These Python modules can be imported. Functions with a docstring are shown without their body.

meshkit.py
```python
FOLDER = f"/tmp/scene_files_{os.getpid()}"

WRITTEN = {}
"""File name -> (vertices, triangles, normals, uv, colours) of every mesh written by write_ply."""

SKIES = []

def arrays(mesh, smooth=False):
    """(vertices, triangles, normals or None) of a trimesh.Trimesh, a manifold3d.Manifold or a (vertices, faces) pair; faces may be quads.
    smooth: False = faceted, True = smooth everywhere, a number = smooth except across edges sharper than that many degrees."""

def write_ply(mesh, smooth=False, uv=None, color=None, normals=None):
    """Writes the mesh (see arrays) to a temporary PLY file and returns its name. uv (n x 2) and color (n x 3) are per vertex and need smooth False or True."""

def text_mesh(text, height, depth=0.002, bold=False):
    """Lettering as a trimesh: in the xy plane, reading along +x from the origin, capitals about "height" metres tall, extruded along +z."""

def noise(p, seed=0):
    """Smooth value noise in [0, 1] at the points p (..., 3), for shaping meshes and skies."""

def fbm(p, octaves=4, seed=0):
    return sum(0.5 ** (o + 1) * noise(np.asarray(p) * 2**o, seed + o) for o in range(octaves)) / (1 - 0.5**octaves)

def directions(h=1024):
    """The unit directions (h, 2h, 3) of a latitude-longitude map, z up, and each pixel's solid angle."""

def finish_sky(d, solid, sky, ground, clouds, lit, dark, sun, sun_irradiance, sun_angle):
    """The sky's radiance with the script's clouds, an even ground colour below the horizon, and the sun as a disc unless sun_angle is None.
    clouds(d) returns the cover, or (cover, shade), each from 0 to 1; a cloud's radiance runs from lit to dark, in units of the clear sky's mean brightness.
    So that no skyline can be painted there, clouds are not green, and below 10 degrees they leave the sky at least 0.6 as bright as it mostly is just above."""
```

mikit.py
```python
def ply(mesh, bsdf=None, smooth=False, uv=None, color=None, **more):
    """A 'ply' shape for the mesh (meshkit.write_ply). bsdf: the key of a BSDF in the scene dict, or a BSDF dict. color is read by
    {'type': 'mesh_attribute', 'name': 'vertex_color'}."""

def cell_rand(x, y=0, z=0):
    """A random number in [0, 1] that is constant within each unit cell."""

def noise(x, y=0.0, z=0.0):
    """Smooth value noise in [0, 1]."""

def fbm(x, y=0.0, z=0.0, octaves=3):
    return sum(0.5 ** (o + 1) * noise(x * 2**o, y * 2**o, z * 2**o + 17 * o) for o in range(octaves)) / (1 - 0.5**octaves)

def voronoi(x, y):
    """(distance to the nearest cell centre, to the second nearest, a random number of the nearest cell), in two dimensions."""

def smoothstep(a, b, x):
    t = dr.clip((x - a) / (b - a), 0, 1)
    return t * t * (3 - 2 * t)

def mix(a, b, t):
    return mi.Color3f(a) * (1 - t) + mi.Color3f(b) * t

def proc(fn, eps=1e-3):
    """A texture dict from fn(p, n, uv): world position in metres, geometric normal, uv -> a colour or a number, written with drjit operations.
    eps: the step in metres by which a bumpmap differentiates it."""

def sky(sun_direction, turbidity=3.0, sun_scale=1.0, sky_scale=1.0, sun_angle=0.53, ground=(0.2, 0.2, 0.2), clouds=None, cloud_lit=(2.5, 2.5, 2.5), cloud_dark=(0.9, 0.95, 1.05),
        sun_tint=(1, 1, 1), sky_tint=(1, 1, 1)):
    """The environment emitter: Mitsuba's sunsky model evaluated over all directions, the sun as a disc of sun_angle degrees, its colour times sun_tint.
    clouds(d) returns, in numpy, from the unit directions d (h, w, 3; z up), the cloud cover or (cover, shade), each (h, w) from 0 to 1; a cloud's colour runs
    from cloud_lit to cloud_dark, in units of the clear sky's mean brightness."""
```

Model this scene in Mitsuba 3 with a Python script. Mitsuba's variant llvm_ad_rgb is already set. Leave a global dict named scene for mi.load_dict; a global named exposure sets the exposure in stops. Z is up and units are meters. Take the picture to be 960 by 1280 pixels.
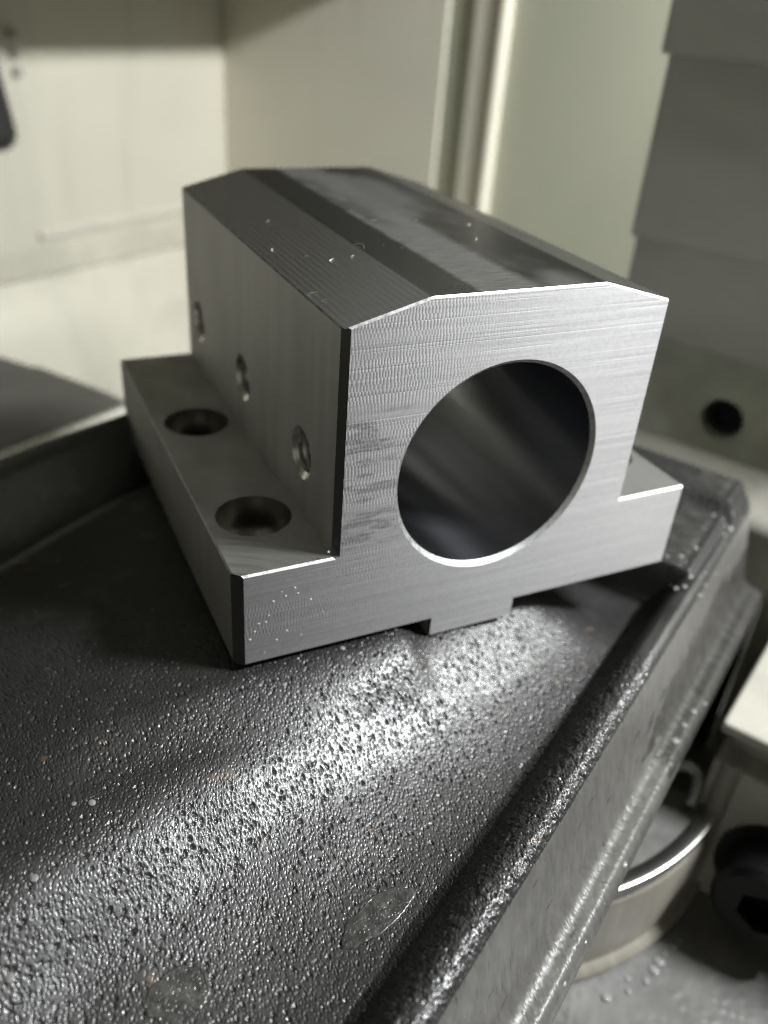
import math, random
import numpy as np, trimesh, mitsuba as mi, drjit as dr
import manifold3d as m3
import mikit, meshkit
from mikit import proc, noise, fbm, voronoi, cell_rand, smoothstep, mix
from scipy.spatial import cKDTree
from scipy.interpolate import PchipInterpolator

T = mi.ScalarTransform4f
MM = 0.001
scene, labels = {}, {}
exposure = 0.6

# ---------------------------------------------------------------- camera (metres; the steel block's front face is the plane y = 0)
EYE = np.array([-82.372, -113.9435, 107.4452])
RIGHT, DOWN, FWD = np.array([[.90353, -.42298, .06872], [-.17073, -.50241, -.84760], [.39304, .75410, -.52616]])
scene['camera'] = {
    'type': 'thinlens', 'fov': 48.56, 'fov_axis': 'x', 'aperture_radius': 0.00135, 'focus_distance': 0.138,
    'near_clip': 0.005, 'far_clip': 20.0,
    'to_world': T().look_at(origin=(EYE * MM).tolist(), target=((EYE + FWD * 100) * MM).tolist(), up=(-DOWN).tolist())}

# the machine's own axes: s runs along its table, w away from the operator, both turned 28 degrees from the block
TH = math.radians(28.0)
SD, WD = np.array([math.cos(TH), math.sin(TH)]), np.array([-math.sin(TH), math.cos(TH)])


def sw(s, w, z):
    s, w, z = np.broadcast_arrays(np.asarray(s, float), w, z)
    return np.stack([s * SD[0] + w * WD[0], s * SD[1] + w * WD[1], z], -1)


# ---------------------------------------------------------------- lamp: one LED bar high on the right of the cabinet
LAMP = dict(s=(112, 216), w=-280, z=335, width=18, power=560.0)
scene['lamp_glow'] = {'type': 'principled', 'base_color': {'type': 'rgb', 'value': [.8, .8, .8]}, 'roughness': .6}


# ---------------------------------------------------------------- helpers
def put(key, mesh, bsdf, smooth=False, uv=None, color=None, **more):
    """One entry of the scene. The mesh comes in millimetres."""
    if hasattr(mesh, 'to_mesh'):
        q = mesh.to_mesh()
        mesh = trimesh.Trimesh(np.array(q.vert_properties[:, :3]), np.array(q.tri_verts), process=False)
    if isinstance(mesh, tuple):
        f = np.asarray(mesh[1], int)
        if f.shape[1] == 4:
            f = np.vstack([f[:, [0, 1, 2]], f[:, [0, 2, 3]]])
        mesh = trimesh.Trimesh(np.asarray(mesh[0], float), f, process=False)
    mesh = mesh.copy()
    mesh.vertices = np.asarray(mesh.vertices) * MM
    k, i = key, 0
    while k in scene:
        i += 1
        k = f'{key}_{i:03d}'
    scene[k] = mikit.ply(mesh, bsdf, smooth=smooth, uv=None if uv is None else np.asarray(uv) * MM, color=color, **more)
    return k


def tag(key, label=None, category=None, group=None, kind=None):
    labels[key] = {k: v for k, v in dict(label=label, category=category, group=group, kind=kind).items() if v}
    return key


def free(name):
    k, i = name, 0
    while any(x == k or x.startswith(k + '__') for x in scene) or k in labels:
        i += 1
        k = f'{name}_{i:03d}'
    return k


def boxuv(mesh, rot=None):
    """Unshares the vertices and gives each face a planar uv by its main axis, in millimetres: u along the longer in-plane axis named in rot."""
    v, f = np.asarray(mesh.vertices), np.asarray(mesh.faces)
    t = v[f].reshape(-1, 3)
    n = np.repeat(np.cross(v[f[:, 1]] - v[f[:, 0]], v[f[:, 2]] - v[f[:, 0]]), 3, axis=0)
    a = np.abs(n).argmax(1)
    uv = np.where((a == 0)[:, None], t[:, [1, 2]], np.where((a == 1)[:, None], t[:, [0, 2]], t[:, [0, 1]]))
    return trimesh.Trimesh(t, np.arange(len(t)).reshape(-1, 3), process=False), uv


def rbox(c, h, r=1.0):
    """A box with rounded edges: centre, half sizes, radius."""
    h = np.asarray(h, float)
    r = min(r, h.min() * .95)
    pts = [m3.Manifold.sphere(r, 16).translate((np.asarray(c) + (h - r) * np.array([a, b, d])).tolist()) for a in (-1, 1) for b in (-1, 1) for d in (-1, 1)]
    return m3.Manifold.batch_hull(pts)


def sw_box(s0, s1, w0, w1, z0, z1, r=1.0):
    """A rounded box along the machine's axes."""
    m = rbox(((s0 + s1) / 2, (w0 + w1) / 2, (z0 + z1) / 2), ((s1 - s0) / 2, (w1 - w0) / 2, (z1 - z0) / 2), r)
    return m.rotate((0, 0, math.degrees(TH)))


def swm(man):
    return man.rotate((0, 0, math.degrees(TH)))


def lathe(profile, n=64, axis='z', centre=(0, 0, 0), a0=0.0, a1=2 * math.pi):
    """Revolves (radius, height) points; the normals face left of the direction the profile runs in."""
    p = np.asarray(profile, float)
    ang = np.linspace(a0, a1, n + 1)
    R, Z = p[:, 0], p[:, 1]
    g = np.stack([np.cos(ang)[:, None] * R, np.sin(ang)[:, None] * R, np.broadcast_to(Z, (n + 1, len(p)))], -1)
    if axis == 'y':
        g = g[..., [0, 2, 1]] * [1, 1, 1]
    if axis == 'x':
        g = g[..., [2, 0, 1]]
    v = g.reshape(-1, 3) + np.asarray(centre, float)
    i, j = np.meshgrid(np.arange(n), np.arange(len(p) - 1), indexing='ij')
    k = len(p)
    q = np.stack([i * k + j, (i + 1) * k + j, (i + 1) * k + j + 1, i * k + j + 1], -1).reshape(-1, 4)
    lens = np.r_[0, np.cumsum(np.linalg.norm(np.diff(p, axis=0), axis=1))]
    uv = np.stack(np.broadcast_arrays(ang[:, None] * max(R.max(), 1e-6), lens[None]), -1).reshape(-1, 2)
    return (v, q), uv


def tube(points, r, sides=12):
    p = np.asarray(points, float)
    t = np.gradient(p, axis=0)
    t /= np.linalg.norm(t, axis=1, keepdims=True)
    a = np.cross(t, np.where(np.abs(t[:, 2:]) < .9, [0, 0, 1.0], [1.0, 0, 0]))
    a /= np.linalg.norm(a, axis=1, keepdims=True)
    b = np.cross(t, a)
    ang = np.arange(sides) * 2 * np.pi / sides
    r = np.broadcast_to(r, (len(p),))
    v = p[:, None] + r[:, None, None] * (np.cos(ang)[None, :, None] * a[:, None] + np.sin(ang)[None, :, None] * b[:, None])
    i, j = np.meshgrid(np.arange(len(p) - 1), np.arange(sides), indexing='ij')
    q = np.stack([i * sides + j, i * sides + (j + 1) % sides, (i + 1) * sides + (j + 1) % sides, (i + 1) * sides + j], -1).reshape(-1, 4)
    f = np.vstack([q[:, [0, 1, 2]], q[:, [0, 2, 3]]])
    m = trimesh.Trimesh(np.vstack([v.reshape(-1, 3), p[[0, -1]]]), f, process=False)
    n0, n1 = len(p) * sides, len(p) * sides + 1
    caps = [[n0, (k + 1) % sides, k] for k in range(sides)] + [[n1, (len(p) - 1) * sides + k, (len(p) - 1) * sides + (k + 1) % sides] for k in range(sides)]
    return trimesh.Trimesh(m.vertices, np.vstack([f, caps]), process=False)


# ---------------------------------------------------------------- materials
K = 1000.0                                                          # metres to millimetres inside the textures


def metal(key, refl, au, av, bump=None, scale=1.0, eps=5e-5):
    spec = refl if isinstance(refl, dict) else {'type': 'rgb', 'value': refl}
    m = {'type': 'roughconductor', 'material': 'none', 'distribution': 'ggx', 'alpha_u': au, 'alpha_v': av, 'specular_reflectance': spec}
    if bump is not None:
        m = {'type': 'bumpmap', 'arbitrary': proc(bump, eps=eps), 'scale': scale, 'bsdf': m}
    scene[key] = {'type': 'twosided', 'bsdf': m}


def front_height(p, n, uv):
    """End-milled face: long faint lines along the cut, and rows of short upright chatter marks on the left."""
    x, z = uv.x * K, uv.y * K
    deep = smoothstep(.72, .95, noise(x * .035 + 3.0, z * 3.6, 12.0))
    lines = noise(x * .05, z * 7.0, 1.5) * .4 + noise(x * .12, z * 15.0, 7.5) * .6 - 1.6 * deep
    zz = z + .02 * x
    row = dr.floor(zz / 1.0 + .8 * noise(zz * .35, 2.0, 1.0))
    ph = x / .62 + 2.3 * cell_rand(row, 5) + 1.6 * noise(x * .22, row * 1.7, 2.0)
    tick = dr.abs(dr.sin(ph * math.pi)) * (.4 + .6 * noise(x * .16, row * .77, 3.0))
    where = (.12 + .88 * smoothstep(4.0, -22.0, x)) * smoothstep(.25, .6, noise(x * .05, zz * .28, 9.0) + .15)
    return (lines * .0020 + tick * where * .0038) * MM * 7


def front_refl(p, n, uv):
    x, z = uv.x * K, uv.y * K
    a = noise(x * .035, z * 3.2, 4.0) * .5 + noise(x * .08, z * 8.0, 2.0) * .5
    blot = smoothstep(.52, .72, fbm(x * .22, z * 1.0, 3.0)) * smoothstep(-8.0, -26.0, x) * smoothstep(52.0, 44.0, z) * smoothstep(19.0, 24.0, z)
    fine = noise(x * 2.6, z * 2.6, 5.0)
    v = .31 + .12 * a + .05 * (fine - .5) - .11 * blot * (.5 + noise(x * 2.0, z * 3.0, 1.0))
    return mi.Color3f(v, v * .99, v * .985)


metal('steel_front', proc(front_refl), .20, .56, front_height)


def top_alpha(p, n, uv):
    x, y = uv.x * K, uv.y * K
    edge = .5 * (noise(y * .9, x * .2, 2.0) - .5)
    strip = smoothstep(-9.3 + edge, -7.6 + edge, x) * (1 - smoothstep(1.2, 4.4, x + edge)) * (1 - .5 * smoothstep(.45, .7, fbm(x * .2, y * .12, 3.0)) * smoothstep(38.0, 50.0, y))
    mott = smoothstep(.35, .75, fbm(x * .10, y * .07, 6.0) + .28 * smoothstep(30.0, 60.0, y) * smoothstep(96.0, 78.0, y)) * smoothstep(-7.5, 0.0, x) * smoothstep(17.0, 9.0, x)
    return .075 + .15 * strip * (.75 + .5 * noise(x * .5, y * 3.0, 4.0)) + .12 * mott * (1 - strip)


def top_height(p, n, uv):
    x, y = uv.x * K, uv.y * K
    a = noise((y + .25 * x) * 6.0, x * .15, 8.0)
    b = noise((y - .1 * x) * 14.0, x * .3, 2.0)
    on = smoothstep(-8.6, -8.0, x) * (1 - smoothstep(2.6, 3.2, x))
    return (a * .5 + b * .5) * (.25 + .75 * on) * .0022 * MM


metal('steel_top', [.50, .497, .485], proc(top_alpha), proc(top_alpha), top_height)


def side_height(p, n, uv):
    u, v = uv.x * K, uv.y * K
    return (noise(u * 4.0, v * .12, 3.0) * .6 + noise(u * 11.0, v * .4, 5.0) * .4) * .0010 * MM


metal('steel_side', proc(lambda p, n, uv: mi.Color3f(.50, .495, .485) * (.86 + .16 * noise(uv.x * 700, uv.y * 40, 3.0) + .14 * fbm(uv.x * 90, uv.y * 60, 1.0))), .34, .30, side_height)


def step_height(p, n, uv):
    x, y = uv.x * K, uv.y * K
    r = dr.sqrt(dr.square(x + 62.0) + dr.square(y + 22.0))
    return (noise(r * 1.5, x * .04, 3.0) * .6 + noise(r * 4.0, x * .05, 5.0) * .3) * .22 * MM


metal('steel_step', proc(lambda p, n, uv: mi.Color3f(.66, .655, .62) * (.80 + .4 * fbm(uv.x * 160, uv.y * 110, 4.0))), .22, .22, step_height)
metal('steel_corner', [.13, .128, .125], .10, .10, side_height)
metal('steel_edge', proc(lambda p, n, uv: mi.Color3f(.36, .36, .355) + .36 * noise(p.x * 1300, p.y * 700, p.z * 1300)), .30, .30, lambda p, n, uv: noise(p.x * 2500, p.y * 2500, p.z * 2500) * .03 * MM)
metal('steel_chamfer', [.60, .595, .57], .12, .12)
metal('steel_bore', [.43, .435, .465], .025, .085, lambda p, n, uv: (noise(uv.x * 60, uv.y * 3200, 1.0) * .0016 + .0014 * dr.sin(uv.y * K * 2 * math.pi / .55)) * MM)
metal('steel_hole', [.66, .65, .62], .07, .05)
metal('chip_steel', [.75, .74, .70], .2, .2)


def cast_height(p, n, uv):
    x, y, z = p.x * K, p.y * K, p.z * K
    return (noise(x * 3.0, y * 3.0, z * 3.0) * .03 + noise(x * 6.0, y * 6.0, z * 6.0) * .02) * MM


def cast_color(p, n, uv):
    x, y, z = p.x * K, p.y * K, p.z * K
    g = fbm(x * .9, y * .9, z * .9)
    dust = smoothstep(.58, .8, fbm(x * .16, y * .16, z * .16 + 4.0))
    rust = smoothstep(.90, .92, noise(x * .33, y * .33, z * .33 + 9.0))
    v = .007 + .009 * g + .012 * dust
    return mix(mi.Color3f(v, v, v * .97), mi.Color3f(.13, .08, .045), rust * .35)


def principled(key, color, rough, bump=None, scale=1.0, eps=1e-4, **more):
    c = color if isinstance(color, dict) else {'type': 'rgb', 'value': color}
    m = {'type': 'principled', 'base_color': c, 'roughness': rough, **more}
    if bump is not None:
        m = {'type': 'bumpmap', 'arbitrary': proc(bump, eps=eps), 'scale': scale, 'bsdf': m}
    scene[key] = {'type': 'twosided', 'bsdf': m}


principled('cast_paint', proc(cast_color), .48, cast_height, eta=1.65, clearcoat=1.0, clearcoat_gloss=.92, eps=6e-5)


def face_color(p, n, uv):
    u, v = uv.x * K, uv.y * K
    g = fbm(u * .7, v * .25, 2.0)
    wet = smoothstep(.46, .54, fbm(u * .25, v * .7, 5.0) * .6 + .62 * smoothstep(2.0, 40.0, u) * smoothstep(50.0, 38.0, v))  # plain colour mask: darker towards the right end and the lip, ragged edge
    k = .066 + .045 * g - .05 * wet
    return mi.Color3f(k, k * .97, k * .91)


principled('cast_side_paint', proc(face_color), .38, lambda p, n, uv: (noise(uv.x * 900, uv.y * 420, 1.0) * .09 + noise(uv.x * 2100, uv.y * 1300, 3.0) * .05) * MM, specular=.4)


def wall_color(p, n, uv):
    x, y, z = p.x * K, p.y * K, p.z * K
    a = fbm(x * .010, y * .010, z * .016)
    run = smoothstep(.5, .75, fbm(x * .045, y * .045, z * .006 + 3.0))
    wet = smoothstep(.50, .62, fbm(x * .030, y * .030, z * .05 + 9.0)) * smoothstep(-5.0, -20.0, z + 25.0 * fbm(x * .05, y * .05, 2.0))
    k = .90 + .16 * a - .10 * run - .09 * wet
    return mi.Color3f(.69, .665, .55) * k


principled('cream_paint', proc(wall_color), .42, specular=.4)
principled('dark_cover', proc(lambda p, n, uv: mi.Color3f(.36, .355, .32) * (.8 + .4 * fbm(p.x * 25, p.y * 25, p.z * 60))), .42, specular=.5)
principled('plate_dark', proc(lambda p, n, uv: mi.Color3f(.075, .073, .064) * (.8 + .4 * fbm(p.x * 50, p.y * 50, p.z * 50))), .45)
principled('panel_shade_tone', proc(lambda p, n, uv: mi.Color3f(.46, .47, .365) * (.88 + .24 * fbm(p.x * 14, p.y * 14, p.z * 10))), .42, specular=.4)  # shade on the side panel put into its colour, darker and greener than cream
principled('ceiling_paint', [.36, .355, .31], .5)
principled('shade_header_paint', [.035, .035, .034], .5)  # near black, so the added sheet throws no light back
principled('added_panel_dark', [.012, .013, .012], .12)  # dark gloss for the unseen panels added on the side wall
principled('lip_paint', [.62, .60, .52], .45)
principled('grey_paint', proc(lambda p, n, uv: mi.Color3f(.34, .33, .285) * (.85 + .3 * fbm(p.x * 90, p.y * 90, p.z * 90))), .42)
principled('plate_paint', proc(lambda p, n, uv: mi.Color3f(.33, .335, .27) * (.5 + 1.0 * fbm(p.x * 60, p.y * 60, p.z * 60))), .4)
principled('black_oxide', [.008, .008, .009], .4, specular=.25)
principled('black_rubber', [.02, .02, .02], .5)
principled('drum_paint', proc(lambda p, n, uv: mi.Color3f(.28, .265, .22) * (.7 + .3 * fbm(uv.x * 500, uv.y * 60, 1.0))), .4)
principled('bed_paint', proc(lambda p, n, uv: mi.Color3f(.13, .128, .122) * (.6 + .8 * fbm(p.x * 170, p.y * 170, p.z * 170))), .35, lambda p, n, uv: noise(p.x * 700, p.y * 700, p.z * 700) * .15 * MM)
principled('coolant', [.22, .22, .215], .12, specular=.7)
principled('coolant_pool', proc(lambda p, n, uv: mi.Color3f(.06, .06, .056) * (.25 + 1.5 * noise(p.x * 1700, p.y * 1700, p.z * 1700) * noise(p.x * 600, p.y * 600, 2.0))), .30, specular=.5, clearcoat=1.0, clearcoat_gloss=.97)
principled('coolant_speck', [.45, .45, .44], .08, specular=.5)

# ---------------------------------------------------------------- the machine cabinet round it all
WS, WW = 294.0, 375.0
CZ0, CZ1 = -90.0, 430.0


def sw_quad(pts, nu=2, nv=2):
    a, b, c, d = [sw(*p) for p in pts]
    u, v = np.meshgrid(np.linspace(0, 1, nu), np.linspace(0, 1, nv), indexing='ij')
    g = (a * (1 - u[..., None]) + b * u[..., None]) * (1 - v[..., None]) + (d * (1 - u[..., None]) + c * u[..., None]) * v[..., None]
    i, j = np.meshgrid(np.arange(nu - 1), np.arange(nv - 1), indexing='ij')
    q = np.stack([i * nv + j, (i + 1) * nv + j, (i + 1) * nv + j + 1, i * nv + j + 1], -1).reshape(-1, 4)
    return g.reshape(-1, 3), q


cab = 'machine_cabinet'
tag(cab, 'cream painted sheet metal cabinet walls meeting in the corner behind the steel block', 'machine cabinet')
put(cab + '__back_panel', sw_box(-420, WS + 3, WW, WW + 3, -47, CZ1, .8), 'cream_paint', 30)
put(cab + '__side_panel', sw_box(WS, WS + 3, 212, WW - .5, -200, CZ1, .8), 'cream_paint', 30)
put(cab + '__side_panel', sw_box(WS + 2.5, WS + 5.5, -420, 211.5, -200, CZ1, .8), 'panel_shade_tone', 30)
put(cab + '__apron', sw_quad([(-420, WW - .5, -47), (WS, WW - .5, -47), (WS, WW - 75, -200), (-420, WW - 75, -200)]), 'cream_paint')
put(cab + '__ceiling', sw_box(-350, WS + 10, -420, WW + 3, CZ1, CZ1 + 3, .8), 'ceiling_paint', 30)
put(cab + '__left_panel', sw_box(-353, -350, -420, WW + 3, -200, CZ1, .8), 'ceiling_paint', 30)
put(cab + '__door_post', sw_box(WS - 1.2, WS + 4, 181.5, 196, -200, CZ1, 1.2), 'cream_paint', 30)
put(cab + '__door_post', sw_box(WS - 4, WS + 5, 176, 181, -200, CZ1, 2.2), 'cream_paint', 30)
put(cab + '__added_dark_panel', sw_box(WS + .5, WS + 3.5, 66, 172, 117, 300, 1.0), 'added_panel_dark', 30)  # two unseen panels, added to give the block top something dark to reflect
put(cab + '__added_dark_panel', sw_box(WS - 2, WS - .5, 216, 350, 117, 300, .6), 'added_panel_dark', 30)
put(cab + '__shade_header', sw_box(-420, WS - 1, 148, 151, 154.5, CZ1 - 1, .8), 'shade_header_paint', 30)  # unseen sheet, added to cast the shadow edge across the walls
for z in (74, 65.5, 57):
    put(cab + '__screw', swm(m3.Manifold.cylinder(4, 2.6, 2.2, 24).rotate((90, 0, 0)).translate((150, WW, z))), 'dark_cover', 30)
# a bead of sealant along the back panel
bs = np.linspace(150, 290, 60)
put(cab + '__sealant_bead', tube(sw(bs, WW - .5, -25 + 2.0 * (meshkit.noise(np.stack([bs * .06, bs * 0, bs * 0], -1)) - .5)), 1.6 + 1.3 * meshkit.noise(np.stack([bs * .15, bs * 0 + 4, bs * 0], -1)), 10), 'lip_paint', True)

t = tag('led_work_lamp', 'long LED work lamp high on the cabinet side, out of the picture', 'lamp')
ls, lw, lz, wd = LAMP['s'], LAMP['w'], LAMP['z'], LAMP['width']
put(t + '__housing', sw_box(ls[0] - 6, ls[1] + 6, lw - wd / 2 - 4, lw + wd / 2 + 4, lz + 1, lz + 22, 3), 'lip_paint', 30)
aim = np.array([0, 280.0, -330.0])
aim /= np.linalg.norm(aim)
cr = np.array([0, -aim[2], aim[1]])
lc = [np.array([s, lw, lz - 9]) + k * wd / 2 * np.array([0, cr[1], cr[2]]) for s in ls for k in (-1, 1)]
lv = np.array([sw(*c) for c in lc])
lf = np.array([[0, 1, 3], [0, 3, 2]])
nn = np.cross(lv[1] - lv[0], lv[3] - lv[0])
if nn @ np.append(aim[0] * SD + aim[1] * WD, aim[2]) < 0:
    lf = lf[:, ::-1]
put(t + '__diffuser', (lv, lf), 'lamp_glow', emitter={'type': 'area', 'radiance': {'type': 'rgb', 'value': [LAMP['power'] * c for c in (.97, .985, 1.0)]}})

# dark sliding covers on the right
t = tag('sliding_way_cover', 'stack of dark grey sliding way cover plates at the right edge', 'way cover')
put(t + '__plate', sw_box(140.5, 143.3, -75, 39.3, 96, 131, 1.0), 'dark_cover', 30)
put(t + '__plate', sw_box(143.5, 146.3, -75, 37.8, 45, 130, 1.0), 'dark_cover', 30)
put(t + '__plate', sw_box(146.5, 149.4, -75, 36.8, 14.6, 128, 1.0), 'dark_cover', 30)

t = tag('bracket_plate', 'grey green plate with a round black hole and pale foot, right of the block', 'machine plate')
pl = m3.Manifold.cube((5, 115, 44)).translate((150, -75, -22))
pl -= m3.Manifold.cylinder(30, 7.0, 7.0, 64).rotate((0, 90, 0)).translate((140, -4.4, -7.2))
put(t + '__face', swm(pl), 'plate_paint', 30)
foot = m3.Manifold.batch_hull([m3.Manifold.cylinder(113, r, r, 24).rotate((-90, 0, 0)).translate((s, -75, z)) for s, z, r in ((151.8, -21.5, 2.2), (139.5, -34, 6), (141, -60, 3), (152.4, -60, 2))])
put(t + '__foot', swm(foot), 'grey_paint', 30)
(hv, hf), _ = lathe([(7.02, 0), (7.02, 4), (4.2, 4), (4.2, 9), (0, 9)], 48, 'x')
hv = hv @ np.array([[SD[0], SD[1], 0], [WD[0], WD[1], 0], [0, 0, 1]]) + sw(150.4, -4.4, -7.2)
put(t + '__hole', (hv, hf), 'black_oxide', 30)

# left: dark cover plate with a pale edge
t = tag('flat_cover_plate', 'flat dark grey cover plate with a pale folded edge, left behind the casting', 'cover plate')
wp = m3.CrossSection([np.array([(-300, 197), (66, 197), (66, 212), (62.5, 250), (60.5, 253), (57, 272), (56, 276), (53, 300), (52, 366), (-300, 366)], float)])
put(t + '__plate', swm(m3.Manifold.extrude(wp, 2.4).translate((0, 0, -42.4))), 'plate_dark', 30)
put(t + '__folded_edge', sw_box(-300, 66.5, 193.0, 196.4, -62, -40.2, 1.2), 'lip_paint', 30)

t = tag('cabinet_door_grip', 'black rounded grip on the cream wall at the left edge', 'grip')
put(t + '__grip', swm(m3.Manifold.batch_hull([m3.Manifold.sphere(9, 24).translate((s, 352, z)) for s, z in ((115, 72), (118, 50), (121, 34), (104, 72), (104, 34))])), 'black_rubber', 40)
put(t + '__mount', swm(m3.Manifold.cylinder(26, 6, 6, 24).rotate((-90, 0, 0)).translate((108, 350, 52))), 'black_rubber', 40)

# ---------------------------------------------------------------- lower right: bed, drum, box, bolt
put('machine_bed', sw_quad([(-420, -420, CZ0), (WS + 8, -420, CZ0), (WS + 8, 208, CZ0), (-420, 208, CZ0)], 3, 3), 'bed_paint')
tag('machine_bed', 'grey wet machine bed', kind='structure')

t = tag('rotary_drum', 'cream rotary drum with a steel ring, half hidden below the casting', 'drum')
DC = sw(43, 17, 0)
R = 71.0
A0, A1 = math.radians(-90 + 28 - 150), math.radians(-90 + 28)
(dv, df), uv = lathe([(R + 2.2, -89.5), (R + 2.2, -87.6), (R + .4, -86.8), (R, -86), (R, -66), (R - 1.2, -65)], 120, 'z', DC, A0, A1)
put(t + '__shell', (dv, df), 'drum_paint', True, uv)
(dv, df), uv = lathe([(R - .9, -66.5), (R - .9, -61.4)], 120, 'z', DC, A0, A1)
put(t + '__band', (dv, df), 'bed_paint', True, uv)
(dv, df), uv = lathe([(R - .9, -61.5), (R - .2, -61.2), (R, -60.6), (R - .3, -60.1), (R - 1.0, -60.0), (R - 4, -60.4), (R - 4, -62)], 120, 'z', DC, A0, A1)
put(t + '__ring', (dv, df), 'steel_chamfer', True, uv)
(dv, df), uv = lathe([(R - 3.8, -61.5), (20, -61.0), (0, -61)], 120, 'z', DC, A0, A1)
put(t + '__cover', (dv, df), 'bed_paint', 30)
lp = sw(np.array([36, 38.5, 41, 42.5, 42, 39.5, 36]) + 3, np.array([-39, -40, -41.8, -44.2, -46.6, -48, -48.2]) + 1, np.array([-60, -56.5, -55, -54.5, -55, -56.5, -60]))
tt = np.linspace(0, 6, 40)
lp = np.stack([PchipInterpolator(np.arange(7), lp[:, k])(tt) for k in range(3)], -1)
k_ = tag('cable_loop', 'short grey cable loop standing up from the drum under the casting edge', 'cable')
put(k_, tube(lp, 1.5, 14), 'steel_side', True)

t = tag('junction_box', 'pale grey lid on a grey box at the right edge, beyond the casting', 'box')
put(t + '__lid', sw_box(42, 100, -130, -47, -37, -33.5, 1.2), 'grey_paint', 30)
put(t + '__neck', sw_box(50, 98, -126, -50, -46.2, -36.8, .6), 'dark_cover', 30)
put(t + '__body', sw_box(43, 98, -130, -48, -90.5, -46, 1.2), 'grey_paint', 30)
put(t + '__corner_strip', swm(m3.Manifold.cylinder(46, 2.6, 2.6, 32).translate((43.5, -52.5, -90))), 'drum_paint', 40)
put(t + '__riser', sw_box(100.5, 112, -120, -40, -90, -18, 1.5), 'plate_paint', 30)

t = tag('black_bolt', 'large black cap bolt at the lower right edge', 'bolt')
hd = m3.Manifold.batch_hull([m3.Manifold.cylinder(10.5, 12.5, 12.5, 64), m3.Manifold.cylinder(12, 11, 11, 64)])
hd -= m3.Manifold.cylinder(14, 6.2, 6.2, 6).translate((0, 0, 5))
put(t + '__head', swm(hd.rotate((0, -90, 0)).translate((41.5, -71, -71))), 'black_oxide', 30)
put(t + '__washer', swm(m3.Manifold.cylinder(2, 15, 15, 64).rotate((0, -90, 0)).translate((43.3, -71, -71))), 'black_oxide', 30)

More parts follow.
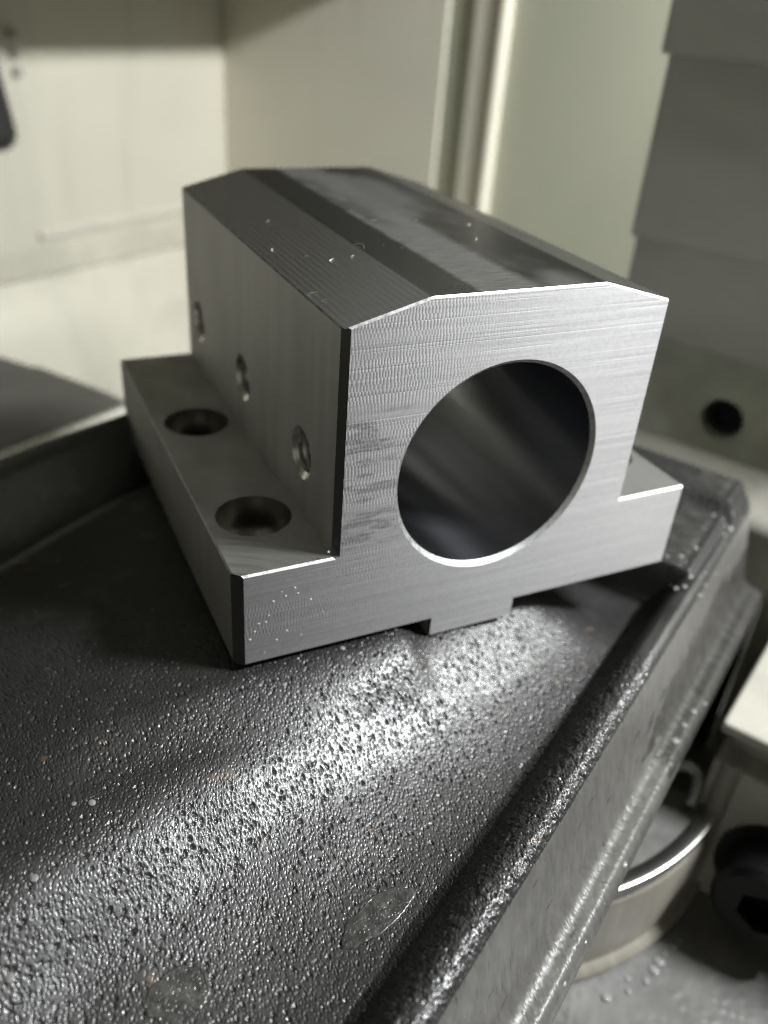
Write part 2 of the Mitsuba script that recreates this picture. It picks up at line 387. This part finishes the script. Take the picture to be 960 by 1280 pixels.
# ---------------------------------------------------------------- the black casting the block sits on
PW = np.array([(-20.0, -37), (-42, -35), (-45.3, -33.4), (-44.6, -30.8), (-43.2, -29.6), (-41.4, -29.4), (-39.8, -28.6), (-38.6, -26.4), (-37.9, -23),
               (-36.4, -16), (-35.4, -11), (-34.6, -8.2), (-33.6, -6.6), (-32.4, -6.0), (-30.8, -6.3), (-29.0, -7.8), (-27.2, -10.4), (-25.2, -13.8), (-23.4, -16.2),
               (-10, -17), (0, -17), (60, -17), (88, -17), (90.5, -16), (92.0, -15), (98, -7.5), (108, 2.0), (111, 5.2), (113, 4.6), (113.8, 1), (114, -70)], float)
arc = np.r_[0, np.cumsum(np.linalg.norm(np.diff(PW, axis=0), axis=1))]
fw, fz = PchipInterpolator(arc, PW[:, 0]), PchipInterpolator(arc, PW[:, 1])
a_of = lambda i: arc[i]


def seg(a, b, d):
    return np.linspace(a, b, max(2, int(round((b - a) / d)) + 1))[:-1]


i_w30 = arc[20] + 24
t_par = np.r_[seg(0, arc[3], 2.0), seg(arc[3], arc[11], .30), seg(arc[11], i_w30, .14), seg(i_w30, i_w30 + 26, .22), seg(i_w30 + 26, arc[21], .6), seg(arc[21], arc[-3], .6), np.linspace(arc[-3], arc[-1], 24)]
s_par = np.r_[seg(-300, -150, 3.0), seg(-150, -112, .8), seg(-112, 27, .135), seg(27, 96, .4), [96.0]]
Sg, Tg = np.meshgrid(s_par, t_par, indexing='ij')
Wg, Zg = fw(Tg), fz(Tg)
skew = .05 * np.clip((-Wg) / 20.0 + .1, 0, 1)
ss = lambda a, b, x: (lambda q: q * q * (3 - 2 * q))(np.clip((x - a) / (b - a), 0, 1))
# plateau the block stands on, falling in a rounded shoulder to the valley along the rim
wc = -3.5 - .17 * np.maximum(Sg, -120)
fall_x = np.linspace(-26, 11, 300)
fall = np.interp(fall_x, [-26, -21, -9, -3, 2, 7, 11], [.0, .14, .5, 1.0, .92, .28, 0])
fall = np.cumsum(fall) / fall.sum()
plat = np.interp(Wg - wc, fall_x, fall)
plat = plat * (1 - ss(14.0, 38.0, Sg + .25 * np.maximum(Wg, -30)) * ss(40.0, 20.0, Wg))
plat = np.where(Wg > 40, 1.0, plat)
lift = 12.3 * plat
back = ss(92.0, 88.0, Wg)
lift = lift * back
# end ledge on the right, past a sharp step
ledge = ss(50.0, 51.6, Sg + .02 * Wg) * ss(-32.0, -30.2, Wg) * back
Zin = Zg + lift
Zin = np.where((Wg > -32) & (Wg < 90), Zin * (1 - ledge) + np.maximum(Zin, -4.4) * ledge, Zin)
# right end rim
endr = ss(80.0, 82.5, Sg - .12 * (Wg + 35)) * ss(-36.0, -30.0, Wg)
Zin = Zin + endr * ss(115, 108, Wg) * 4.5 + 1.1 * np.exp(-((Wg - 86.5) / 1.3) ** 2)
Wg2 = Wg + skew * Sg
B0 = sw(Sg, Wg2, 0 * Sg)
Zin = Zin + 3.3 * ss(-12, -18, B0[..., 0]) * ss(-100, -60, B0[..., 0]) * ss(-14, -1, B0[..., 1]) * ss(110, 55, B0[..., 1])
# the casting's big lumps and its orange-peel skin
P0 = sw(Sg, Wg2, Zin)
crest = ss(-35.2, -34.0, Wg) * ss(-24.0, -27.0, Wg) * (1 - .85 * ss(12, 22, Sg))
rough = ss(-35.6, -34.4, Wg) * (1 - .8 * ss(12, 22, Sg) * ss(-27, -29, Wg)) * (1 - .75 * ss(52, 80, Wg)) * (1 - .7 * ss(14, 30, Sg)) * 1.0
lump = (meshkit.fbm(P0 * [.035, .035, .035] + 3, 3, seed=3) - .5) * 2.2 * ss(-37, -30, Wg)
n1 = meshkit.noise(P0 * 1.05 + 11, seed=1)
n2 = meshkit.noise(P0 * 1.9 + 5, seed=2)


def pits(P, cell, prob, seed):
    """Small round pits, one at most in each cell of a jittered grid on the casting's skin: returns the depth profile from 0 to 1."""
    q = np.stack([P[..., 0], P[..., 1], P[..., 2] * .9], -1) / cell
    base = np.floor(q[..., :2] + [0.0, 0.0]).astype(np.int64)
    out = np.zeros(q.shape[:2])

    def h(i, j, k):
        x = (i * 374761393 + j * 668265263 + k * 144665 + seed * 97) & 0xFFFFFFFF
        x = ((x ^ (x >> 13)) * 1274126177) & 0xFFFFFFFF
        return ((x ^ (x >> 16)) & 0xFFFFFF) / 16777215.0
    for di in (-1, 0, 1):
        for dj in (-1, 0, 1):
            i, j = base[..., 0] + di, base[..., 1] + dj
            cx, cy, rr = i + h(i, j, 1), j + h(i, j, 2), (.20 + .22 * h(i, j, 3)) * (h(i, j, 4) < prob)
            d2 = (q[..., 0] - cx) ** 2 + (q[..., 1] - cy) ** 2
            out = np.maximum(out, np.clip(1 - d2 / np.maximum(rr, 1e-6) ** 2, 0, 1) * np.minimum(rr / .4, 1))
    return out


warp = np.stack([meshkit.noise(P0 * 1.1 + k * 17, seed=20 + k) for k in range(3)], -1) - .5
pit = -pits(P0 + warp * .7, .47, .80, 5) * .20 - pits(P0 + warp * .4 + 40, .95, .28, 9) * .30 + (n2 - .5) * .035 + crest * (meshkit.noise(P0 * .9 + 3, seed=33) - .5) * .4 + crest * (n2 - .5) * .22 + (meshkit.noise(P0 * .5, seed=8) - .5) * .06
v = P0.copy()
gs, gt = np.gradient(v, axis=0), np.gradient(v, axis=1)
nrm = np.cross(gs, gt)
nrm /= np.linalg.norm(nrm, axis=-1, keepdims=True) + 1e-12
if nrm[:, len(t_par) // 2, 2].mean() < 0:
    nrm = -nrm
keepflat = np.clip(np.minimum(Sg + 300, 96 - Sg) / 4, 0, 1)
v = v + nrm * ((pit * np.where(Wg < -34.4, .12 + .6 * rough + .15 * ss(-35.0, -36.0, Wg), .12 + .88 * rough)) * keepflat)[..., None]
v[..., 2] += lump * keepflat * back
CAST = v
nS, nT = Sg.shape


def grid_piece(j0, j1, i0=0, i1=None):
    g = CAST[i0:i1, j0:j1 + 1]
    a, b = g.shape[:2]
    i, j = np.meshgrid(np.arange(a - 1), np.arange(b - 1), indexing='ij')
    q = np.stack([i * b + j, (i + 1) * b + j, (i + 1) * b + j + 1, i * b + j + 1], -1).reshape(-1, 4)
    uv = np.stack([Sg[i0:i1, j0:j1 + 1], Tg[i0:i1, j0:j1 + 1]], -1).reshape(-1, 2)
    return (g.reshape(-1, 3), q), uv


jc = int(np.searchsorted(t_par, arc[11]))
jb = int(np.searchsorted(t_par, arc[22]))
ct = tag('black_casting', 'big black casting with rough wet skin and raised rim, carrying the steel block', 'machine casting')
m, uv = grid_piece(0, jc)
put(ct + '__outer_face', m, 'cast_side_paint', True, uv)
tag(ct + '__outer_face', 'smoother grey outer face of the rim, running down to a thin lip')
m, uv = grid_piece(jc, jb)
put(ct + '__top', m, 'cast_paint', True, uv)
m, uv = grid_piece(jb, nT - 1)
put(ct + '__back_flange', m, 'cast_paint', True, uv)
# right end wall of the casting
edge = CAST[-1]
low = edge.copy()
low[:, 2] = -95
ev = np.vstack([edge, low])
q = np.array([[j, j + nT, j + 1 + nT, j + 1] for j in range(nT - 1)])
put(ct + '__end_face', (ev, q), 'cast_paint')
TREE = cKDTree(CAST[..., :2].reshape(-1, 2)[(Wg > -36.5).reshape(-1)])
TREEZ = CAST[..., 2].reshape(-1)[(Wg > -36.5).reshape(-1)]


def ground(x, y):
    return float(TREEZ[TREE.query([x, y])[1]])


# ---------------------------------------------------------------- the steel block
D = 101.5
BORE = (.4, 32.6, 20.7)
blk = tag('steel_block', 'freshly milled bright steel block with a large bore, stepped flanges and chamfered top', 'machined block')
outline = [(-50.7, 0), (-10.7, 0), (-10.7, -4.4), (9.3, -4.4), (9.3, 0), (49.3, 0), (49.3, 20.1), (32.0, 20.1), (32.0, 62.4), (16.9, 66.5), (-17.3, 66.5), (-32.3, 62.4), (-32.3, 20.1), (-50.7, 20.1)]


def ease(poly, r):
    """Cuts every convex corner of a counter-clockwise outline by r."""
    out, n = [], len(poly)
    p = np.asarray(poly, float)
    for i in range(n):
        a, b, c = p[i - 1], p[i], p[(i + 1) % n]
        u, w = (a - b) / np.linalg.norm(a - b), (c - b) / np.linalg.norm(c - b)
        if np.cross(b - a, c - b) > 0 and b[1] > -1 or (np.cross(b - a, c - b) > 0 and b[1] < -1):
            out += [b + u * r, b + w * r]
        else:
            out.append(b)
    return np.array(out)


def inset(p, d):
    n, out = len(p), []
    for i in range(n):
        a, b, c = p[i - 1], p[i], p[(i + 1) % n]
        e1, e2 = (b - a) / np.linalg.norm(b - a), (c - b) / np.linalg.norm(c - b)
        n1, n2 = np.array([-e1[1], e1[0]]), np.array([-e2[1], e2[0]])
        A = np.array([n1, n2])
        out.append(b + np.linalg.solve(A, [d, d]) if abs(np.linalg.det(A)) > 1e-4 else b + n1 * d)
    return np.array(out)


prof = ease(outline, .30)
BEV = .36
inner = inset(prof, BEV)
from shapely.geometry import Polygon


def loft(rings):
    n = len(rings[0][0])
    V = np.vstack([np.column_stack([r[:, 0], np.full(n, y), r[:, 1]]) for r, y in rings])
    F = []
    for k in range(len(rings) - 1):
        for i in range(n):
            a, b = k * n + i, k * n + (i + 1) % n
            F += [[a, b, b + n], [a, b + n, a + n]]
    tv, tf = trimesh.creation.triangulate_polygon(Polygon(rings[0][0]), engine='earcut')
    idx = cKDTree(rings[0][0]).query(tv)[1]
    cap = idx[tf]
    F += cap[:, [0, 1, 2]].tolist()
    F += (cap[:, ::-1] + (len(rings) - 1) * n).tolist()
    m = trimesh.Trimesh(V, np.array(F), process=True)
    trimesh.repair.fix_normals(m)
    return m


lm = loft([(inner, 0.0), (prof, BEV), (prof, D - BEV), (inner, D)])
body = m3.Manifold(m3.Mesh(np.asarray(lm.vertices, np.float32), np.asarray(lm.faces, np.uint32)))


def wedge(x0, x1, z0, z1):
    """Cuts an upright 45 degree chamfer on a front left edge."""
    c = x1 - x0
    cs = m3.CrossSection([np.array([(x0 - 1, -1), (x1 + 1 + 0, -1), (x1, 0), (x0, c), (x0 - 1, c + 1)], float)])
    return m3.Manifold.extrude(cs, z1 - z0).translate((0, 0, z0))


body -= wedge(-50.7, -48.9, -1, 21)
body -= wedge(-32.3, -31.1, 20.12, 64)
holes = []                                                          # (axis, centre, radii) used to sort out cut faces
CB = [(-41.3, 18.2), (-41.3, 60.3), (40.7, 18.2), (40.7, 60.3)]
SH = [17.2, 53.7, 90.4]
cyl = lambda r, h, n=96: m3.Manifold.cylinder(h, r, r, n)
body -= cyl(BORE[2], D + 20, 192).rotate((-90, 0, 0)).translate((BORE[0], -10, BORE[1]))
body -= m3.Manifold.cylinder(1.6, BORE[2] + 1.6, BORE[2], 192).rotate((-90, 0, 0)).translate((BORE[0], -.8, BORE[1]))
for x, y in CB:
    body -= cyl(7.2, 40).translate((x, y, 10.6))
    body -= cyl(4.4, 40).translate((x, y, -12))
for y in SH:
    body -= m3.Manifold.cylinder(14, 5.1, 5.1, 64).rotate((0, 90, 0)).translate((-33, y, 32.6))
bm = body.to_mesh()
bv, bf = np.array(bm.vert_properties[:, :3], float), np.array(bm.tri_verts)
bn = np.cross(bv[bf[:, 1]] - bv[bf[:, 0]], bv[bf[:, 2]] - bv[bf[:, 0]])
area = np.linalg.norm(bn, axis=1)
ok = area > 1e-9
bf, bn = bf[ok], bn[ok] / area[ok, None]
cen = bv[bf].mean(1)
tri = bv[bf]


def inside(c, axis, r):
    other = [k for k in range(3) if k != axis]
    rr = np.sqrt(((tri[..., other] - np.asarray(c)[other]) ** 2).sum(-1)).max(1)
    return rr < r + .03


drop = inside((BORE[0], 0, BORE[1]), 1, BORE[2] + .85) & (np.abs(bn[:, 1]) < .98)
for x, y in CB:
    drop |= inside((x, y, 0), 2, 7.2) & (cen[:, 2] < 20.0) & (cen[:, 2] > .05)
for y in SH:
    drop |= inside((0, y, 32.6), 0, 5.1) & (cen[:, 0] > -32.2) & (cen[:, 0] < -15)
zc, xc, yc = cen[:, 2], cen[:, 0], cen[:, 1]
kind = np.full(len(bf), 'body', object)
kind[bn[:, 1] < -.99] = 'front_face'
kind[(bn[:, 2] > .99) & (zc > 60)] = 'top_face'
kind[(bn[:, 2] > .99) & (zc < 30)] = 'step_face'
bevel = ((np.abs(bn) < .97).all(1)) & ~((np.abs(bn[:, 1]) < .01) & (bn[:, 2] > .9))
kind[bevel] = 'edge_break'
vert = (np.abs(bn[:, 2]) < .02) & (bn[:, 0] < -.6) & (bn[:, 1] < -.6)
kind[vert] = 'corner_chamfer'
slope = (np.abs(bn[:, 1]) < .01) & (bn[:, 2] > .9) & (bn[:, 2] < .985) & (zc > 60)
drop |= slope
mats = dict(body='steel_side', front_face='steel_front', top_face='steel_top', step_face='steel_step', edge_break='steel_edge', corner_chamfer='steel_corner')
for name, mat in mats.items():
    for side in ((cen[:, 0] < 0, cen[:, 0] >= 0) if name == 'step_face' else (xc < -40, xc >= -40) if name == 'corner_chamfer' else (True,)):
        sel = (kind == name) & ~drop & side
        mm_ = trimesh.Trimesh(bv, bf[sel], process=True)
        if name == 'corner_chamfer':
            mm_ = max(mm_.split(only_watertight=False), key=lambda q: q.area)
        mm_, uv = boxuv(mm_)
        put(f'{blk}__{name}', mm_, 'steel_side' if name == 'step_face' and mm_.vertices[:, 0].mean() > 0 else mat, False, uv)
# the two top chamfers, cut in ridges by a ball-nosed cutter
for a, b in (((-32.1, 62.45), (-17.6, 66.42)), ((17.2, 66.42), (31.8, 62.45))):
    a, b = np.array(a), np.array(b)
    L = np.linalg.norm(b - a)
    nr, k = 14, 9
    q = np.linspace(0, nr, nr * k + 1)
    f = q - np.floor(q)
    hgt = .10 * (4 * (f - .5) ** 2) - .06
    e = (b - a) / L
    nn = np.array([-e[1], e[0]])
    prf = a + e * (q / nr * L)[:, None] + nn * hgt[:, None]
    ys = np.linspace(BEV - .06, D - BEV, 60)
    g = np.zeros((len(q), len(ys), 3))
    g[..., 0], g[..., 2], g[..., 1] = prf[:, :1], prf[:, 1:], ys
    i, j = np.meshgrid(np.arange(len(q) - 1), np.arange(len(ys) - 1), indexing='ij')
    n_ = len(ys)
    qd = np.stack([i * n_ + j, (i + 1) * n_ + j, (i + 1) * n_ + j + 1, i * n_ + j + 1], -1).reshape(-1, 4)
    uvg = np.stack(np.broadcast_arrays((q / nr * L)[:, None], ys[None]), -1).reshape(-1, 2)
    put(blk + '__ridged_chamfer', (g.reshape(-1, 3), qd), 'steel_chamfer', True, uvg)
# bore with its entry chamfers
(v_, f_), uv = lathe([(BORE[2], .8), (BORE[2], 20), (BORE[2], 60), (BORE[2], D)], 256, 'y', (BORE[0], 0, BORE[1]))
put(blk + '__bore', (v_, f_), 'steel_bore', True, uv)
(v_, f_), uv = lathe([(BORE[2] + .8, 0), (BORE[2], .8)], 256, 'y', (BORE[0], 0, BORE[1]))
put(blk + '__bore__rim', (v_, f_), 'steel_edge', True, uv)
for x, y in CB:
    c = (x, y, 0)
    (v_, f_), uv = lathe([(7.2, 20.1), (7.2, 10.6)], 96, 'z', c)
    k_ = put(blk + '__counterbore', (v_, f_), 'steel_hole', True, uv)
    (v_, f_), uv = lathe([(7.2, 10.6), (4.4, 10.6)], 96, 'z', c)
    put(k_ + '__seat', (v_, f_), 'steel_hole', True, uv)
    (v_, f_), uv = lathe([(4.4, 10.6), (4.4, 0)], 96, 'z', c)
    put(k_ + '__through_hole', (v_, f_), 'steel_hole', True, uv)
for y in SH:
    pr = [(5.1, 0), (3.95, .85), (3.95, 1.4)]
    for k in range(7):
        pr += [(4.35, 1.5 + k * 1.2), (4.35, 1.6 + k * 1.2), (3.75, 2.1 + k * 1.2), (3.75, 2.3 + k * 1.2)]
    pr += [(3.75, 10.5), (0, 11)]
    (v_, f_), uv = lathe(pr, 64, 'x', (-32.3, y, 32.6))
    put(blk + '__threaded_hole', (v_, f_), 'steel_hole', 35)

# ---------------------------------------------------------------- coolant: drops, pools; and chips
rng = random.Random(7)
UNIT = trimesh.creation.icosphere(subdivisions=3)


def drop_at(key, x, y, z, r, label, group, flat=.45, normal=(0, 0, 1)):
    k = free(key)
    m = UNIT.copy()
    v = np.asarray(m.vertices) * [r, r * (.85 + .3 * rng.random()), r * flat]
    a = rng.random() * 6.28
    v = v @ np.array([[math.cos(a), math.sin(a), 0], [-math.sin(a), math.cos(a), 0], [0, 0, 1]])
    n = np.asarray(normal, float) / np.linalg.norm(normal)
    M = trimesh.geometry.align_vectors([0, 0, 1], n)[:3, :3]
    m.vertices = v @ M.T + [x, y, z]
    put(k, m, 'coolant_speck' if r < .4 and key == 'coolant_speck' else 'coolant', True)
    tag(k, label, 'droplet', group)


DG, EG = 'coolant drops on the rough casting', 'coolant drops on the rim of the casting'
FG, HG, RG = 'coolant drops on the bed by the drum', 'tiny coolant specks on the block front', 'coolant drops in the casting corner'
for x, y in [(-20.2, 6.5), (-17.9, 0.9), (-17.7, -2.7), (-29.6, -2.9), (-38.4, 2.6), (-43.2, -5.0), (-29.8, -0.4), (-16.6, -15.2), (-13.2, -13.8), (14.1, -7.1), (2.9, -8.0), (-7.5, -4.3), (-0.5, -12.7), (-15.1, -19.1),
             (-7.0, -13.9), (-14.8, -9.5), (-22.5, -18.4), (-12.0, -26.7), (-81.7, -16.4), (-79.1, -17.1), (-88.7, -27.0), (-88.3, -35.1), (-93.6, -37.4), (-72.6, -50.1), (-88.1, -51.0)]:
    where = ('near the bottom left corner of the picture' if x < -60 and y < -20 else 'at the left edge, beside the bright band' if x < -60 else 'below the left foot of the block' if x < -28
             else 'under the dark gap beside the tongue' if x < -10 and y > -6 else 'below the tongue of the block' if y > -9 else 'lower down, on the bright band')
    drop_at('water_droplet', x, y, ground(x, y) + .12, .35 + .35 * rng.random(), 'coolant drop on the rough casting ' + where, DG)
for x, y in [(57.8, 6.3), (56.4, 1.4), (60.3, 2.7), (61.0, -1.9), (53.7, -2.5), (55.2, -3.3), (58.3, -5.4), (80.6, 10.5), (81.3, 6.7), (69.9, 1.1), (64.0, -0.6), (62.6, -2.9), (67.0, 6.5), (61.2, 5.2)]:
    drop_at('water_droplet', x, y, ground(x, y) + .1, .3 + .5 * rng.random(), 'coolant drop ' + ('on the casting ledge right of the block' if y > -1 and x > 62 else 'in the dark hollow below the right foot of the block'), RG)
for s_, w_, z_ in [(24, -41.2, -29.4), (30, -41.0, -29.4), (36, -41.2, -29.6), (41, -42.2, -30.2), (15, -42.5, -29.8), (3, -43.6, -30.4), (-12, -44.6, -30.6), (-31, -45.6, -30.6), (-22, -45.0, -30.6), (-40, -46.0, -30.6)]:
    x, y, z = sw(s_, w_, z_)
    drop_at('water_droplet', x, y, z, .5 + .45 * rng.random(), 'coolant drop on the ' + ('upper right' if s_ > 10 else 'lower') + ' lip of the casting rim', EG)
for x, y in [(32.5, -39.2), (36.5, -39.2), (42.6, -38.2), (44.3, -37.6), (46.3, -37.1), (22.6, -40.0), (49.4, -36.3), (39.5, -40.5), (28.0, -41.0)]:
    q_ = np.array([x, y]) - DC[:2]
    q_ = DC[:2] + q_ / np.linalg.norm(q_) * (R + 4.2)
    drop_at('water_droplet', q_[0] + 3 * (rng.random() - .6), q_[1] - 4 * rng.random(), CZ0 + .2, .5 + .8 * rng.random(), 'clear coolant drop on the grey bed along the drum edge', FG, .4)
for x, z in [(-42.0, 15.1), (-43.6, 13.4), (-46.3, 9.1), (-45.0, 9.1), (-47.1, 7.5), (-43.0, 4.4), (-41.3, 14.0), (-39.6, 15.4), (-45.3, 2.0), (-39.0, 14.0), (-48.0, 5.9), (-44.4, 10.4), (-33.4, 21.7), (-36.5, 12.0), (-41.0, 6.0), (-38.2, 4.2),
             (-34.0, 8.5)]:
    drop_at('coolant_speck', x, -.02, z, .13 + .13 * rng.random() + .12 * (x > 0), 'tiny coolant speck on the block front, ' + ('right of the bore' if x > 0 else 'left of the tongue'), HG, .6, (0, -1, 0))


def pool(name, cx, cy, a, b, turn, h, label):
    """A flat puddle with a rounded edge, lying on the casting's slope."""
    g = [(cx + u, cy + w_) for u in np.linspace(-a, a, 9) for w_ in np.linspace(-b, b, 9)]
    zz = np.array([ground(*q) for q in g])
    A = np.column_stack([np.array(g), np.ones(len(g))])
    pl_ = np.linalg.lstsq(A, zz, rcond=None)[0]
    n, m_ = 220, 64
    th = np.linspace(0, 2 * math.pi, n + 1)[:-1]
    rr = np.r_[np.linspace(0, .92, m_ - 8), np.linspace(.935, 1.0, 8)]
    out = 1 + .55 * (meshkit.fbm(np.stack([np.cos(th) * 1.6 + cx, np.sin(th) * 1.6 + cy, th * 0], -1), 4) - .5)
    u, w_ = a * rr[:, None] * out * np.cos(th), b * rr[:, None] * out * np.sin(th)
    x, y = cx + u * math.cos(turn) - w_ * math.sin(turn), cy + u * math.sin(turn) + w_ * math.cos(turn)
    flat = pl_[0] * x + pl_[1] * y + pl_[2]
    rel = np.clip(TREEZ[TREE.query(np.stack([x, y], -1).reshape(-1, 2))[1]].reshape(x.shape) - flat, -.4, .3)
    rim = np.exp(-((rr - .93) / .045) ** 2)[:, None] * .16 * (.4 + .6 * np.clip(np.cos(th - .6), 0, 1))
    top = np.stack([x, y, flat + .30 * rel + h * np.sqrt(np.maximum(0, 1 - rr[:, None] ** 6)) + rim * (1 - rr[:, None] ** 12) + .02], -1)
    low = np.stack([x, y, flat - 1.0 * np.sqrt(np.maximum(0, 1 - rr[:, None] ** 6)) + .02], -1)
    V = np.vstack([top.reshape(-1, 3), low.reshape(-1, 3)])
    i, j = np.meshgrid(np.arange(m_ - 1), np.arange(n), indexing='ij')
    q_ = np.stack([i * n + j, (i + 1) * n + j, (i + 1) * n + (j + 1) % n, i * n + (j + 1) % n], -1).reshape(-1, 4)
    put(name, (V, np.vstack([q_, q_[:, ::-1] + m_ * n])), 'coolant_pool', True)
    tag(name, label, 'puddle')


pool('coolant_puddle', -41.5, -44.6, 7.2, 2.9, .28, .30, 'long clear coolant puddle on the rough casting beside the dark valley')
pool('coolant_puddle_001', -73.2, -45.3, 4.6, 3.7, .2, .28, 'small round clear coolant puddle at the bottom edge of the casting')

# fine chips on top of the block
CH = [(-16.6, 29.4, 3.2, 1), (-31.0, 16.7, 1.7, 0), (-30.6, 12.4, .9, 0), (-23.3, 27.6, 1.0, 0), (-6.1, 47.1, 1.3, 0), (-9.9, 27.1, .8, 0), (-12.4, 29.2, .6, 0), (-20.0, 25.9, .7, 0), (-29.5, 42.0, .8, 0), (-20.8, 65.0, .7, 0), (12.2, 40.4, .9, 0), (2.9, 45.7, .8, 0),
      (-25, 58, .7, 0), (8, 30, .5, 0), (6, 52, .6, 0), (9, 50, .5, 0), (11, 55, .6, 0), (-26, 33, .6, 0)]


def ztop(x):
    return 66.52 if -17.3 <= x <= 16.9 else 66.5 - (abs(x + .2) - 17.1) / 15 * 4.1 + .03


for x, y, L, big in CH:
    a = rng.random() * 6.28 if not big else 1.9
    tt = np.linspace(0, 1, 12)
    cv = (1.2 if big else .5) * rng.random() + .2
    px = x + L * (tt - .5) * math.cos(a) - L * .25 * cv * (tt - .5) ** 2 * 4 * math.sin(a)
    py = y + L * (tt - .5) * math.sin(a) + L * .25 * cv * (tt - .5) ** 2 * 4 * math.cos(a)
    pz = np.array([ztop(q) for q in px]) + .07 + (.9 if big else .06) * np.sin(tt * math.pi) * rng.random()
    k = free('metal_chip')
    put(k, tube(np.stack([px, py, pz], -1), .05 * (.4 + np.sin(tt * math.pi)), 6), 'chip_steel', True)
    if big:
        tag(k, 'long curled bright chip standing on the ridged chamfer of the block', 'metal chip')
    elif abs(x) > 17.2:
        tag(k, 'fine bright chip on the ridged left chamfer of the steel block', 'metal chip', 'fine chips on the left chamfer')
    else:
        tag(k, 'fine bright chip on the flat top of the steel block', 'metal chip', 'fine chips on the block top')
